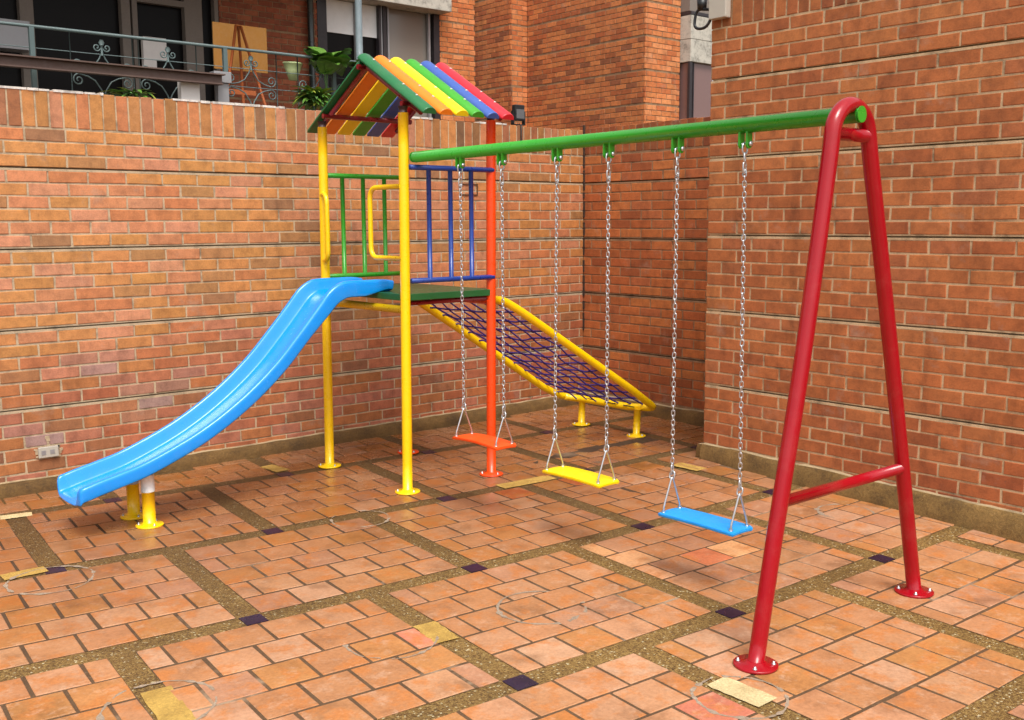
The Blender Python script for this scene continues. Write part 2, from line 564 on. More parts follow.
# odd tiles seen in the photograph: world position -> colour
ODD = [((415, 643), (206, 124, 96)), ((547, 462), (0, 0, 0)), ((570, 482), (188, 100, 58)), ((528, 492), (184, 98, 56)),
       ((711, 560), (196, 112, 74)), ((845, 511), (190, 110, 86)), ((735, 706), (188, 112, 86)), ((705, 536), (178, 110, 64)),
       ((605, 550), (214, 158, 110)), ((640, 560), (212, 158, 112)), ((650, 572), (214, 160, 118)), ((745, 553), (216, 160, 112))]
ODD = [(pix_floor(*p), c) for p, c in ODD if c != (0, 0, 0)]
def tile(u0, u1, v0, v1, col=None, zoff=0):
    j = .0062
    c = [warp(a, b) for a, b in ((u0 + j, v1 - j), (u1 - j, v1 - j), (u1 - j, v0 + j), (u0 + j, v0 + j))]
    cx, cy, _ = lift(sum(p[0] for p in c) / 4, sum(p[1] for p in c) / 4)
    if False: pass
    if cx > -.03 or cy > -.03 or (cx > -1.25 and cy < -2.5) or cy < -8.2 or cx < -9: return
    base = col or pick(TILE_COLS)
    for (ox, oy), oc in ODD:
        ux = sum(p[0] for p in c) / 4; uy = sum(p[1] for p in c) / 4
        if abs(ox - ux) < .1 and abs(oy - uy) < .1: base = oc
    paving.cur = jit(s2l(*base), .045)
    paving.m = 1
    z = random.uniform(-.0012, .0012) + zoff
    top, bot = [], []
    ccx = sum(p[0] for p in c) / 4; ccy = sum(p[1] for p in c) / 4
    c = [(x + random.uniform(-.002, .002), y + random.uniform(-.002, .002)) for x, y in c]
    for k, (x, y) in enumerate(c):
        dx, dy = ccx - x, ccy - y
        L = math.hypot(dx, dy)
        zz = z + random.uniform(-.0008, .0008)
        top.append((x + dx / L * .0045, y + dy / L * .0045, zz + .0016)); bot.append((x, y, zz - .0010))
    low = [(x, y, -.006) for x, y, _ in bot]
    t = [paving.addv(p) for p in top]; b = [paving.addv(p) for p in bot]; l = [paving.addv(p) for p in low]
    paving.face(t)
    for k in range(4):
        q = (k + 1) % 4
        paving.face((b[k], b[q], t[q], t[k])); paving.face((l[k], l[q], b[q], b[k]))
for r in range(-4, 5):
    off = .5 if r % 2 == 0 else 0.0
    for i in range(-4, 6):
        u0 = i + off + G; u1 = i + 1 + off - G
        v0 = r + G; v1 = r + 1 - G
        par = (r % 2)                       # which rows start with a half tile
        if r == 1 and i == 0: par = 1
        elif r == 1: par = 0
        w = (u1 - u0) / 5; h = (v1 - v0) / 5
        cc = [warp(a, b) for a, b in ((u0 + .004, v1 - .004), (u1 - .004, v1 - .004), (u1 - .004, v0 + .004), (u0 + .004, v0 + .004))]
        if max(p[0] for p in cc) < -.0 and max(p[1] for p in cc) < 0.05 and not (min(p[0] for p in cc) > -1.3 and min(p[1] for p in cc) < -2.6):
            paving.m = 6; paving.cur = (1, 1, 1, 1)
            gi = {}
            for a in range(5):
                for b in range(5):
                    x, y = warp(u0 + .004 + (u1 - u0 - .008) * a / 4, v0 + .004 + (v1 - v0 - .008) * b / 4)
                    gi[a, b] = paving.addv((x, y, -.0012))
            for a in range(4):
                for b in range(4): paving.face((gi[a, b], gi[a, b + 1], gi[a + 1, b + 1], gi[a + 1, b]))
        for k in range(5):
            half = (k % 2 == 0) == (par == 0)
            xs = [u0] + ([u0 + w / 2 + w * n for n in range(5)] if half else [u0 + w * n for n in range(1, 5)]) + [u1]
            for a, b in zip(xs, xs[1:]):
                tile(a, b, v0 + k * h, v0 + (k + 1) * h)
        # small dark blue tile where this block's strip meets the next row of strips
        paving.cur = (1, 1, 1, 1)
        cu, cv = i + off, r + 1
        s_ = .042
        c = [warp(cu + a * s_, cv + b * s_) for a, b in ((-1, 1), (1, 1), (1, -1), (-1, -1))]
        if not (c[0][0] > -1.27 and c[0][1] < -2.5) and c[2][1] < -.15 and c[2][0] < -.15:
            paving.m = 2
            paving.box((0, 0, 0), (0, 0, 0)) if False else None
            t = [paving.addv((x, y, .0005)) for x, y in c]; b = [paving.addv((x, y, -.006)) for x, y in c]
            paving.face(t)
            for k in range(4): paving.face((b[k], b[(k + 1) % 4], t[(k + 1) % 4], t[k]))
# repaired spots: cut rings filled with cement, and strips renewed in pale mortar
def ring(cx, cy, rad, a0=0, a1=2 * math.pi, w=.016, mat=3, z=.0028, ell=1.0, seed=0):
    paving.m = mat
    n = 90
    prev = None
    for k in range(n + 1):
        a = a0 + (a1 - a0) * k / n
        nn = noise.noise(Vector((math.cos(a) * 2 + seed, math.sin(a) * 2, seed))) 
        ww = w * (.30 + 1.1 * abs(noise.noise(Vector((math.cos(a) * 4 + seed * 3, math.sin(a) * 4, 3)))) * 2)
        rr = rad * (1 + .05 * nn)
        p = paving.addv((cx + (rr - ww / 2) * math.cos(a), cy + (rr - ww / 2) * math.sin(a) * ell, z))
        q = paving.addv((cx + (rr + ww / 2) * math.cos(a), cy + (rr + ww / 2) * math.sin(a) * ell, z))
        gone = noise.noise(Vector((math.cos(a) * 3.1 + seed * 2, math.sin(a) * 3.1, 8 + seed))) > .27
        if prev and not gone: paving.face((prev[0], prev[1], q, p))
        prev = (p, q)
for k, (px, py, x, y, rad) in enumerate(RINGS):
    if x == 0: x, y = pix_floor(px, py)
    ring(x, y, rad, w=.016 if k else .02, seed=k * 1.7)
x, y = pix_floor(385, 640)
ring(x + .02, y - .02, .19, R_(120), R_(330), w=.014, seed=9)
x, y = pix_floor(845, 512)
ring(x, y, .16, R_(-60), R_(190), w=.022, seed=12)
def strip_patch(pa, pb, width, mat, z=.0022):
    (x0, y0), (x1, y1) = pix_floor(*pa), pix_floor(*pb)
    d = Vector((x1 - x0, y1 - y0)); n = Vector((-d.y, d.x)).normalized() * width / 2
    paving.m = mat
    L, Rr = [], []
    for k in range(9):
        t = k / 8
        a = random.uniform(-.004, .004); b = random.uniform(-.004, .004)
        L.append(paving.addv((x0 + d.x * t + n.x * (1 + a * 20), y0 + d.y * t + n.y * (1 + a * 20), z)))
        Rr.append(paving.addv((x0 + d.x * t - n.x * (1 + b * 20), y0 + d.y * t - n.y * (1 + b * 20), z)))
    for k in range(8): paving.face((Rr[k], Rr[k + 1], L[k + 1], L[k]))
strip_patch((424, 624), (448, 641), .11, 4)
strip_patch((716, 681), (768, 703), .115, 5)
strip_patch((155, 690), (182, 726), .115, 4)
strip_patch((2, 578), (46, 569), .10, 4)
strip_patch((266, 466), (284, 471), .11, 4)
strip_patch((500, 487), (552, 477), .12, 4)
strip_patch((0, 518), (32, 514), .09, 5)
strip_patch((676, 464), (702, 470), .12, 4)
paving.v = [lift(*p) for p in paving.v]
pv = paving.build('paving', [GRAVEL, TILE, BLUETILE, CEMG, NEWGR, PALEGR, GROUT], color=True)
tag(pv, kind='structure')

# ------------------------------------------------------------------ brick walls
BW_COLS = [((195, 133, 76), 9), ((195, 129, 88), 9), ((189, 131, 72), 5), ((197, 135, 100), 6), ((173, 123, 76), 3), ((191, 121, 76), 6), ((153, 109, 74), 1)]
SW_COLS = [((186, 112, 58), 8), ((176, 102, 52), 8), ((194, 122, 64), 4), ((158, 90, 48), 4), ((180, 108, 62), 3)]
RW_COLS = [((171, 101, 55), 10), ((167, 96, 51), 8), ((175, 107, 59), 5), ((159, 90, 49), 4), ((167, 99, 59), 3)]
def brick_wall(mb, O, U, N, ulen, z_lo, levels, z_top, module, cols, phase=0.0, course=.0825, soldier=None, tint=None, depth=.03, rough=.0016):
    """Bricks as chamfered blocks on the plane through O spanned by U and Z, facing N."""
    O, U, N = Vector(O), Vector(U), Vector(N)
    flip = U.cross(Vector((0, 0, 1))).dot(N) < 0
    def brick(u0, u1, z0, z1, base):
        c = jit(s2l(*base), .07)
        if tint: c = tint(u0, (z0 + z1) / 2, c)
        mb.cur = c
        out = random.uniform(-rough, rough)
        ch = .0035
        P = lambda u, z, n: O + U * u + Vector((0, 0, z)) + N * n
        j = lambda: random.uniform(-.0022, .0022)
        q = [(u0 + j(), z0 + j()), (u1 + j(), z0 + j()), (u1 + j(), z1 + j()), (u0 + j(), z1 + j())]
        cu, cz = (u0 + u1) / 2, (z0 + z1) / 2
        fr = [mb.addv(P(u + (ch if u < cu else -ch), z + (ch if z < cz else -ch), out)) for u, z in q]
        md = [mb.addv(P(u, z, out - ch)) for u, z in q]
        bk = [mb.addv(P(u, z, -depth)) for u, z in q]
        def F(ids): mb.face(ids[::-1] if flip else ids)
        F(fr)
        for k in range(4):
            m = (k + 1) % 4
            F((md[k], md[m], fr[m], fr[k])); F((bk[k], bk[m], md[m], md[k]))
    zs = []
    for li, L in enumerate(levels):       # levels: z of each groove, top to bottom
        nxt = levels[li + 1] if li + 1 < len(levels) else z_lo
        z = L - .024
        k = 0
        while z - course * .55 > nxt and (li + 1 >= len(levels) or k < 6):
            z0 = z - .0715
            if li + 1 < len(levels): z0 = z - (L - nxt - .024) / 6 + .0105; step = (L - nxt - .024) / 6
            else: step = .0815
            zs.append((max(z0, z_lo), z, k + li * 6))
            z -= step; k += 1
    k = -1; z = levels[0]
    while z + course * .6 < (soldier[0] if soldier else z_top):
        zs.append((z + .001, z + .0725, k)); z += course; k -= 1
    for z0, z1, k in zs:
        u = phase + (module / 2 if k % 2 else 0) - module * 2
        while u < ulen:
            a, b = max(u, 0), min(u + module - .0130, ulen)
            if b - a > .03: brick(a, b, z0, z1, pick(cols))
            u += module
    if soldier:
        u = 0
        while u < ulen:
            w = .073 + random.uniform(-.002, .002)
            b = min(u + w, ulen)
            if b - u > .03: brick(u, b, soldier[0], soldier[1] + random.uniform(-.004, .003), (lambda c_, f_: tuple(q * f_ for q in c_))(pick(cols), random.choice((.82, .9, .96, 1))))
            u += w + .0105

def tint_back(u, z, c):
    x = u - 9.0
    n = noise.noise(Vector((x * 1.3, z * 1.6, 0)))
    lo = max(0, min(1, (1.15 + .35 * n - z) / .55)) # lower courses are redder and dirtier
    r, g, b, a = c
    k = lo * .75
    r, g, b = r * (1 - .32 * k), g * (1 - .50 * k), b * (1 - .42 * k)
    m = noise.noise(Vector((x * 2.1 + 7, z * 3.1, 4)))
    if z < .95 and m > .12 and -5.3 < x < -3.6:     # lime bloom on the bricks behind the slide
        t = min(.75, (m - .12) * 2.6) * min(1, (.95 - z) / .25)
        r, g, b = r * (1 - t) + .33 * t, g * (1 - t) + .24 * t, b * (1 - t) + .23 * t
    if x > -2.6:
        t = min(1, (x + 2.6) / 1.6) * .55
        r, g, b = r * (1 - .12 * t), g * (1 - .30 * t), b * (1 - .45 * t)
    return (r, g, b, 1)
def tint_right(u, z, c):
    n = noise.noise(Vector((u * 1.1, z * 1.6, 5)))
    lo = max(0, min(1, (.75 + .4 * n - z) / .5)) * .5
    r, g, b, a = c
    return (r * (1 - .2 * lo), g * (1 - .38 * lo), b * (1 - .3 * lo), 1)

def wall_body(mb, lo, hi):
    mb.m = 1; mb.cur = (1, 1, 1, 1); mb.box(lo, hi); mb.m = 0

LV = [2.096, 1.581, 1.066, .551]
# back wall
mb = MB()
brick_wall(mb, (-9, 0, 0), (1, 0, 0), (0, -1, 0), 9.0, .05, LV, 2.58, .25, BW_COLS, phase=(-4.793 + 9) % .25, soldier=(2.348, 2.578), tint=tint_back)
wall_body(mb, (-9, .035, -.05), (0.0, .22, 2.572))
mb.m = 1
def bands(levels, ztop):                       # mortar sheets, open above each course group (the shadow groove)
    tops = [ztop] + [L - .0095 for L in levels]
    bots = [L for L in levels] + [-.05]
    return list(zip(bots, tops))
for a, b in bands(LV, 2.5715): mb.box((-9, .0045, a + .0005), (-.001, .034, b))
for L in LV:                                   # struck mortar under each groove
    mb.box((-9, .0012, L - .0245), (-.002, .0043, L - .0098))
mb.m = 2
for a, b in ((-5.6, -4.42), (-3.95, -3.1), (-2.42, -1.75), (-1.25, -.95)):   # white cement smeared along the coping
    u = a
    while u < b:
        w = random.uniform(.06, .2)
        mb.box((u, random.uniform(-.006, -.002), 2.5765 - random.uniform(.002, .006)), (min(u + w, b), .2, 2.586 + random.uniform(0, .004)))
        u += w + random.uniform(0.001, .03)
bw = mb.build('brick_wall', [BRICK, MORT, CEMW], color=True)
tag(bw, 'long pale orange brick wall with an upright brick coping behind the slide and tower', 'wall')
# side wall of the alcove
mb = MB()
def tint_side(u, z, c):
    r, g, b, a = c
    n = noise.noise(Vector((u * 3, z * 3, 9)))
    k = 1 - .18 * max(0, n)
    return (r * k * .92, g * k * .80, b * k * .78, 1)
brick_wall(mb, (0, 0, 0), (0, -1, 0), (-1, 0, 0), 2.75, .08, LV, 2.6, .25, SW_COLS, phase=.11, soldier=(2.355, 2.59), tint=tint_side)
wall_body(mb, (.035, -2.75, -.05), (.25, .222, 2.58))
mb.m = 1
for a, b in bands(LV, 2.579): mb.box((.0045, -2.75, a + .0005), (.034, .03, b))
for L in LV: mb.box((.0012, -2.75, L - .0245), (.0043, -.002, L - .0098))
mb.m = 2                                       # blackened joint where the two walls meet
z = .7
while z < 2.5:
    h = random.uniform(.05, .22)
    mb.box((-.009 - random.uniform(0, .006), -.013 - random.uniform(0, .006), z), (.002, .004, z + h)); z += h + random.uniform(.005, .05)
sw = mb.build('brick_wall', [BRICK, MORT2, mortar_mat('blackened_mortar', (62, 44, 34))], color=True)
tag(sw, 'dark stained brick wall in the corner behind the climbing net, between the long wall and the near right wall', 'wall')
# near right wall
RV = [2.67, 2.156, 1.641, 1.126, .611]
mb = MB()
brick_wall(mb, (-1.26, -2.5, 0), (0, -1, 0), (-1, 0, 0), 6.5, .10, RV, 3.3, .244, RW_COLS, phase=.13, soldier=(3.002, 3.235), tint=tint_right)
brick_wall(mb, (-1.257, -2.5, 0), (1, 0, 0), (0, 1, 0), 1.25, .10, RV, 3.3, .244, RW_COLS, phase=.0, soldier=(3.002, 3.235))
wall_body(mb, (-1.225, -9.0, -.05), (0.2, -2.535, 3.225))
wall_body(mb, (-1.248, -2.62, -.05), (-1.1, -2.512, 3.2235))
mb.m = 1
for a, b in bands(RV, 3.224): mb.box((-1.2555, -9.0, a + .0005), (-1.0, -2.5045, b))
for L in RV: mb.box((-1.2588, -9.0, L - .0245), (-1.2557, -2.503, L - .0098))
rw = mb.build('brick_wall', [BRICK, mortar_mat('tan_mortar', (196, 168, 132))], color=True)
tag(rw, 'tall red brick wall at the right behind the red swing frame', 'wall')

# mossy concrete kerb at the foot of the walls (a haunch with a sloping face)
kb = MB()
def kerb(p, q, nrm, h0, h1, d0, n=60):
    p, q, nrm = Vector(p), Vector(q), Vector(nrm)
    prev = None
    for i in range(n + 1):
        t = i / n
        b = p.lerp(q, t)
        w = noise.noise(b * 3.0); w2 = noise.noise(b * 9.0 + Vector((5, 0, 0)))
        h = h0 + (h1 - h0) * t + .007 * w + .006 * w2
        pr = [b + nrm * (d0 + .006 * w2) + Vector((0, 0, -.01)), b + nrm * (d0 * .93 + .006 * w) + Vector((0, 0, h * .32)), b + nrm * (d0 * .72) + Vector((0, 0, h * .82)), b + nrm * (d0 * .42 + .008 * w2) + Vector((0, 0, h)), b + nrm * (-.01) + Vector((0, 0, h + .004))]
        cur = [kb.addv(x) for x in pr]
        if prev:
            for k in range(4):
                kb.m = 1 if k == 3 else 0
                kb.face((prev[k], cur[k], cur[k + 1], prev[k + 1]))
        if i in (0, n):
            kb.m = 0
            e_ = kb.addv(b - nrm * .01 + Vector((0, 0, -.01)))
            kb.face(cur + [e_])
        prev = cur
kerb((0, 0, 0), (-9, 0, 0), (0, -1, 0), .100, .072, .075, 140)
kerb((0, -2.75, 0), (0, 0, 0), (-1, 0, 0), .115, .10, .08)
kerb((-1.26, -9, 0), (-1.26, -2.52, 0), (-1, 0, 0), .10, .188, .075, 110)
kerb((-1.29, -2.5, 0), (0, -2.5, 0), (0, 1, 0), .18, .15, .05, 20)
ko = kb.build('kerb', [KERB, mortar_mat('kerb_top_mortar', (168, 146, 112))])
smooth_all(ko, 50)
bmx = bmesh.new(); bmx.from_mesh(ko.data); bmesh.ops.recalc_face_normals(bmx, faces=bmx.faces); bmx.to_mesh(ko.data); bmx.free()
tag(ko, kind='structure')

# ------------------------------------------------------------------ playground set
PS = empty('playset', 'colourful playground tower with blue slide, slatted roof, climbing net and red framed swing beam', 'playground', loc=(-2.85, -1.17, 0))
INV = Matrix.Translation((2.85, 1.17, 0))
def part(mb, name, mats, parent=None, color=False):
    """World coordinates in, part of the playset out."""
    o = mb.build(name, mats, color=color)
    if parent is None: parent = PS
    o.parent = parent
    root = Vector((-2.85, -1.17, 0))
    if parent is PS:
        for v in o.data.vertices: v.co -= root
    else:
        for v in o.data.vertices: v.co -= root
    return o
RT = .032
def flange(x, y, mat, parent, r=.082, bolts=3, rt=RT):
    m = MB()
    m.lathe([(r, 0.002), (r, .010), (r - .003, .012), (rt + .010, .014), (rt + .002, .024)], x, y)
    fl = part(m, 'base_flange', mat, parent)
    for k in range(bolts):
        m = MB()
        a = 2 * math.pi * k / bolts + .6
        m.lathe([(.009, .011), (.009, .018), (.005, .019), (.005, .026)], x + (r * .78) * math.cos(a), y + (r * .78) * math.sin(a), n=6)
        part(m, 'bolt', ZNC, parent)
    return fl
POSTS = [(-3.205, -.69, YEL, 2.385), (-3.19, -1.65, YEL, 2.405), (-2.487, -1.645, ORA, 2.40), (-2.53, -.70, ORA, 2.385)]
for x, y, m_, h in POSTS:
    m = MB()
    # slight weld/dent wobble in the tube
    m.tube([(x + .02 * t / 12, y, .01 + (h - .01) * t / 12) for t in range(13)], RT, 20)
    po = part(m, 'post', m_)
    m = MB(); m.tube([(x + .02, y, h), (x + .02, y, h + .027), (x + .02, y, h + .028), (x + .02, y, h + .04)], [.026, .026, .03, .03], 16)
    part(m, 'post_cap', CAPM, po)
    flange(x, y, m_, po)

# roof frame
RY, RZ, EY = -1.185, 2.762, .70     # ridge y, ridge z, half span
def roofz(y): return RZ - abs(y - RY) * .565
m = MB()
for X in (-3.13, -2.5):
    for s in (-1, 1):
        m.tube([(X, RY, RZ - .025), (X, RY + s * .60, roofz(RY + .60) - .025)], .017, 10)
m.tube([(-3.2, RY, RZ - .03), (-2.47, RY, RZ - .03)], .017, 10)
for s in (-1, 1):
    yy = RY + s * .475
    m.tube([(-3.19, yy, roofz(yy) - .035), (-2.46, yy, roofz(yy) - .035)], .017, 10)
part(m, 'roof_frame', MAR)
SL = [DGR, S_ORA, S_YEL, S_GRN, S_BLU, S_RED]
for s in (-1, 1):
    for k, mt in enumerate(SL):
        X = -3.134 + .1235 * k + (.0 if s < 0 else .0)
        d = Vector((0, s, -.565)).normalized()
        nrm = Vector((0, s * .565, 1)).normalized()
        lift = .012 if s < 0 else 0.0
        p0 = Vector((X, RY, RZ)) - d * (.045 if s < 0 else -.012) + nrm * lift
        L = .835 if s < 0 else .80
        m = MB()
        w = .0525
        sect = [(w * math.cos(a), .040 * math.sin(a)) for a in [math.pi * i / 12 for i in range(13)]]
        rings = []
        m.smooth = True
        for t, sc in ((0, .72), (.006, .92), (.02, 1), (L - .012, 1), (L - .003, .97), (L, .93)):
            c = p0 + d * t
            ring_ = [m.addv(c + Vector((1, 0, 0)) * a * sc + nrm * b * sc) for a, b in sect]
            rings.append(ring_)
        n_ = len(sect)
        for a, b in zip(rings, rings[1:]):
            for q in range(n_ - 1): m.face((a[q], a[q + 1], b[q + 1], b[q]) if s < 0 else (a[q + 1], a[q], b[q], b[q + 1]))
            m.smooth = False
            m.face((a[n_ - 1], a[0], b[0], b[n_ - 1]) if s < 0 else (a[0], a[n_ - 1], b[n_ - 1], b[0]))
            m.smooth = True
        m.smooth = False
        m.face(rings[0]); m.face(rings[-1][::-1])
        sl = part(m, 'roof_slat', mt)
        bmx = bmesh.new(); bmx.from_mesh(sl.data); bmesh.ops.recalc_face_normals(bmx, faces=bmx.faces); bmx.to_mesh(sl.data); bmx.free()
        for t in ((.12, .50, .66) if s < 0 else (.14, .6)):
            m = MB()
            c = p0 + d * t + nrm * .040
            m.tube([c - nrm * .004, c + nrm * .0045], .0075, 8)
            part(m, 'screw', WHT, sl)

# guard rails
def guard(y, mat, z0, z1, xs, x0, x1, mat2=None):
    g = None
    for z in (z1, z0):
        m = MB()
        m.tube([(x0 - .005, y, z), (x0, y, z), (x1, y, z), (x1 + .005, y, z)], [.012, .017, .017, .012], 12)
        o = part(m, 'guard_rail' if g is None else 'lower_rail', mat, g)
        g = g or o
    for x in xs:
        m = MB(); m.tube([(x, y, z0), (x, y, z1)], .0155, 12)
        part(m, 'bar', mat, g)
guard(-1.665, BLU, 1.366, 2.075, (-2.995, -2.825, -2.655), -3.14, -2.470)
guard(-.675, GRN, 1.36, 2.06, (-3.03, -2.86, -2.68), -3.18, -2.53)
# back guard between the two orange posts is hidden; hand loops beside the slide opening
def loop(x, y, s, zt, zb, out):
    pts = rounded_path([(x, y, zt), (x - .02, y + s * out, zt), (x - .02, y + s * out, zb), (x, y, zb)], [.075, .075], 8)
    m = MB(); m.tube(pts, .0162, 12)
    part(m, 'hand_loop', YEL)
loop(-3.195, -1.65, 1, 1.956, 1.508, .33)
loop(-3.205, -.69, -1, 1.93, 1.475, .10)
# deck and its bearers
m = MB()
m.bevel_box((-3.20, -1.665, 1.242), (-2.47, -.675, 1.285), .004)
dk = part(m, 'deck', DECK)
for a, b, mt, z in (((-3.2, -.69), (-3.19, -1.65), YEL, 1.185), ((-2.487, -1.645), (-2.5, -.695), ORA, 1.205), ((-3.19, -1.62), (-2.49, -1.62), MAR, 1.222), ((-3.2, -.72), (-2.5, -.72), MAR, 1.222)):
    m = MB(); m.tube([(a[0], a[1], z), (b[0], b[1], z)], .026 if mt is not MAR else .016, 14)
    part(m, 'deck_bearer', mt)

# slide
PATH = [(-3.075, 1.355), (-3.15, 1.366), (-3.28, 1.367), (-3.42, 1.366), (-3.49, 1.351), (-3.565, 1.302), (-3.65, 1.206), (-3.785, 1.056), (-3.965, .870),
        (-4.19, .690), (-4.452, .532), (-4.75, .406), (-4.93, .357), (-5.04, .331), (-5.108, .312)]
def crom(P, n=6):
    out = []
    for i in range(len(P) - 1):
        p0, p1, p2, p3 = P[max(i - 1, 0)], P[i], P[i + 1], P[min(i + 2, len(P) - 1)]
        for k in range(n):
            t = k / n
            out.append(tuple(.5 * (2 * b + (c - a) * t + (2 * a - 5 * b + 4 * c - d) * t * t + (-a + 3 * b - 3 * c + d) * t ** 3) for a, b, c, d in zip(p0, p1, p2, p3)))
    out.append(P[-1])
    return out
sp = crom(PATH, 6)
YC = -1.165
HW = .213
def slide_section(t_end):
    """half profile: (across, normal) from outer skirt over the rim to the bed."""
    sk = -.080 * t_end
    h = [(HW, sk), (HW + .001, sk * .5), (HW, -.012), (HW - .005, -.003), (HW - .016, .001), (HW - .034, .000), (HW - .039, -.005),
         (HW - .050, -.046), (HW - .060, -.072), (HW - .064, -.078), (HW - .072, -.081), (HW - .10, -.083), (.07, -.082), (.0, -.081)]
    return h
m = MB(); m.smooth = True
rings = []
NS = len(sp)
for i, (x, z) in enumerate(sp):
    a = sp[max(i - 1, 0)]; b = sp[min(i + 1, NS - 1)]
    tx, tz = b[0] - a[0], b[1] - a[1]; L = math.hypot(tx, tz); tx /= L; tz /= L
    nx, nz = (tz, -tx) if -tx > 0 else (-tz, tx)
    if nz < 0: nx, nz = -nx, -nz
    te = 1.0
    d0 = i / NS
    if x > -3.75:
        te = 1.0 + .35 * min(1, (x + 3.75) / .25)
        if x > -3.3: te = 1.35 - .6 * min(1, (x + 3.3) / .2)
    ti = 1.0
    hs_ = slide_section(te)
    full = [(-a_, n_) for a_, n_ in hs_] + [(a_, n_) for a_, n_ in hs_[::-1][1:]]
    # at the tower end the bed lies flat on the deck
    ring_ = []
    for a_, n_ in full:
        q = n_
        if x > -3.22 and abs(a_) < HW - .04: q = n_ * 1.0
        ring_.append(m.addv((x + nx * q, YC + a_, z + nz * q)))
    rings.append(ring_)
# rolled lip at the bottom: the bed turns down
x, z = sp[-1]
for k, (dx, dz, sc) in enumerate(((-.018, -.004, .99), (-.028, -.016, .975), (-.033, -.036, .96))):
    hs_ = slide_section(1.0)
    full = [(-a_, n_) for a_, n_ in hs_] + [(a_, n_) for a_, n_ in hs_[::-1][1:]]
    ring_ = []
    for a_, n_ in full:
        bow = -.020 * (1 - (a_ / HW) ** 2)
        ring_.append(m.addv((x + dx + bow * (k + 1) / 3, YC + a_ * sc, max(z + n_ + dz, z - .108))))
    rings.append(ring_)
nn_ = len(rings[0])
for a, b in zip(rings, rings[1:]):
    for q in range(nn_ - 1): m.face((a[q], a[q + 1], b[q + 1], b[q]))
m.face(rings[-1][:10]); m.face(rings[-1][::-1][:10]); m.face(rings[0][:10]); m.face(rings[0][::-1][:10])
sl = part(m, 'slide', PLB)
bmx = bmesh.new(); bmx.from_mesh(sl.data); bmesh.ops.recalc_face_normals(bmx, faces=bmx.faces)
up = sum((f.normal.z * f.calc_area() for f in bmx.faces if abs(f.calc_center_median().y) < .1))
if up < 0: bmesh.ops.reverse_faces(bmx, faces=bmx.faces)
bmx.to_mesh(sl.data); bmx.free()
so = sl.modifiers.new('shell', 'SOLIDIFY'); so.thickness = .006; so.offset = -1
sb = sl.modifiers.new('round', 'SUBSURF'); sb.levels = 1; sb.render_levels = 1
for (x, y) in ((-4.735, -1.275), (-4.735, -1.03)):
    m = MB(); m.tube([(x, y, .01), (x, y, .205)], .036, 20)
    lg = part(m, 'slide_leg', YEL, sl)
    flange(x, y, YEL, sl, r=.078, rt=.036)
    m = MB(); m.tube([(x, y, .206), (x, y, .306)], .038, 20)
    part(m, 'white_sleeve', WHT, sl)

# climbing net
NR = .030
fy, ny = -.66, -1.565
m = MB()
far = [(-2.5, fy - .02, 1.205), (-2.42, fy, 1.165), (-2.10, fy, .965), (-1.60, fy, .655), (-1.02, fy, .285), (-.84, fy - .03, .228), (-.79, fy - .15, .226)]
far = rounded_path(far, [.03, .05, .1, .18, .08], 5)
near = [(-.775, ny + .24, .226), (-.695, ny + .02, .235), (-1.0, ny, .425), (-1.60, ny, .785), (-2.16, ny, 1.118), (-2.30, ny, 1.190), (-2.46, ny - .04, 1.212)]
near = rounded_path(near, [.06, .1, .1, .09, .06], 6)
m.tube(far + near, NR, 16)
nf = part(m, 'net_frame', YEL)
def on_line(p, q, t): return Vector(p).lerp(Vector(q), t)
# lashing slots cut along the frame
def slot(p, q, out, half=.05):
    m = MB()
    p, q, out = Vector(p), Vector(q), Vector(out).normalized()
    d = (q - p).normalized(); c = (p + q) / 2 + out * (NR - .001)
    side = d.cross(out)
    a = [c - d * half - side * .003, c + d * half - side * .003, c + d * half + side * .003, c - d * half + side * .003]
    m.tube([c - d * half, c + d * half], .0044, 6)
    part(m, 'lashing_slot', BLK, nf)
for t in (.1, .3, .5, .7, .9):
    p = on_line(far[2], (-1.10, fy, .345), max(t - .03, 0)); q = on_line(far[2], (-1.10, fy, .345), t + .03)
    slot(p, q, (-.6, -.7, .45))
for yy in (-.90, -1.15, -1.36):
    slot((-.785, yy - .04, .226), (-.785, yy + .04, .226), (-.8, -.1, .45), .06)
# rope grid, slightly slack
m = MB()
A0, A1 = Vector((-2.42, fy, 1.165)), Vector((-.86, fy - .01, .225))
B0, B1 = Vector((-2.26, ny, 1.17)), Vector((-.74, ny, .262))
def net_pt(s, t):
    p = A0.lerp(A1, s).lerp(B0.lerp(B1, s), t)
    sag = .035 * math.sin(math.pi * min(1, max(0, s))) * math.sin(math.pi * t)
    j = noise.noise(Vector((s * 7, t * 7, 2))) * .014
    return p + Vector((j, j * .6, -sag + j))
NL, NC = 7, 12
for k in range(1, NL + 1):
    t = k / (NL + 1)
    m.tube([net_pt(s / 30 * 1.0, t + .012 * math.sin(s * 1.1 + k)) for s in range(31)], .0062, 6)
for k in range(1, NC + 1):
    s = k / (NC + 1)
    m.tube([net_pt(s + .004 * math.sin(t * 1.3 + k * 2), t / 16) for t in range(17)], .0062, 6)
for k in range(1, NL + 1):
    for q in range(1, NC + 1):
        c = net_pt(q / (NC + 1), k / (NL + 1))
        m.tube([c - Vector((.012, 0, -.007)), c, c + Vector((.012, 0, -.007))], [.006, .0095, .006], 6)
part(m, 'rope_net', ROPE, nf)
for x, y in ((-.80, -.80), (-.80, -1.44)):
    m = MB(); m.tube([(x, y, .01), (x + .012, y, .222)], .029, 16)
    part(m, 'net_leg', YEL, nf)
    flange(x, y, YEL, nf, r=.078, rt=.029)

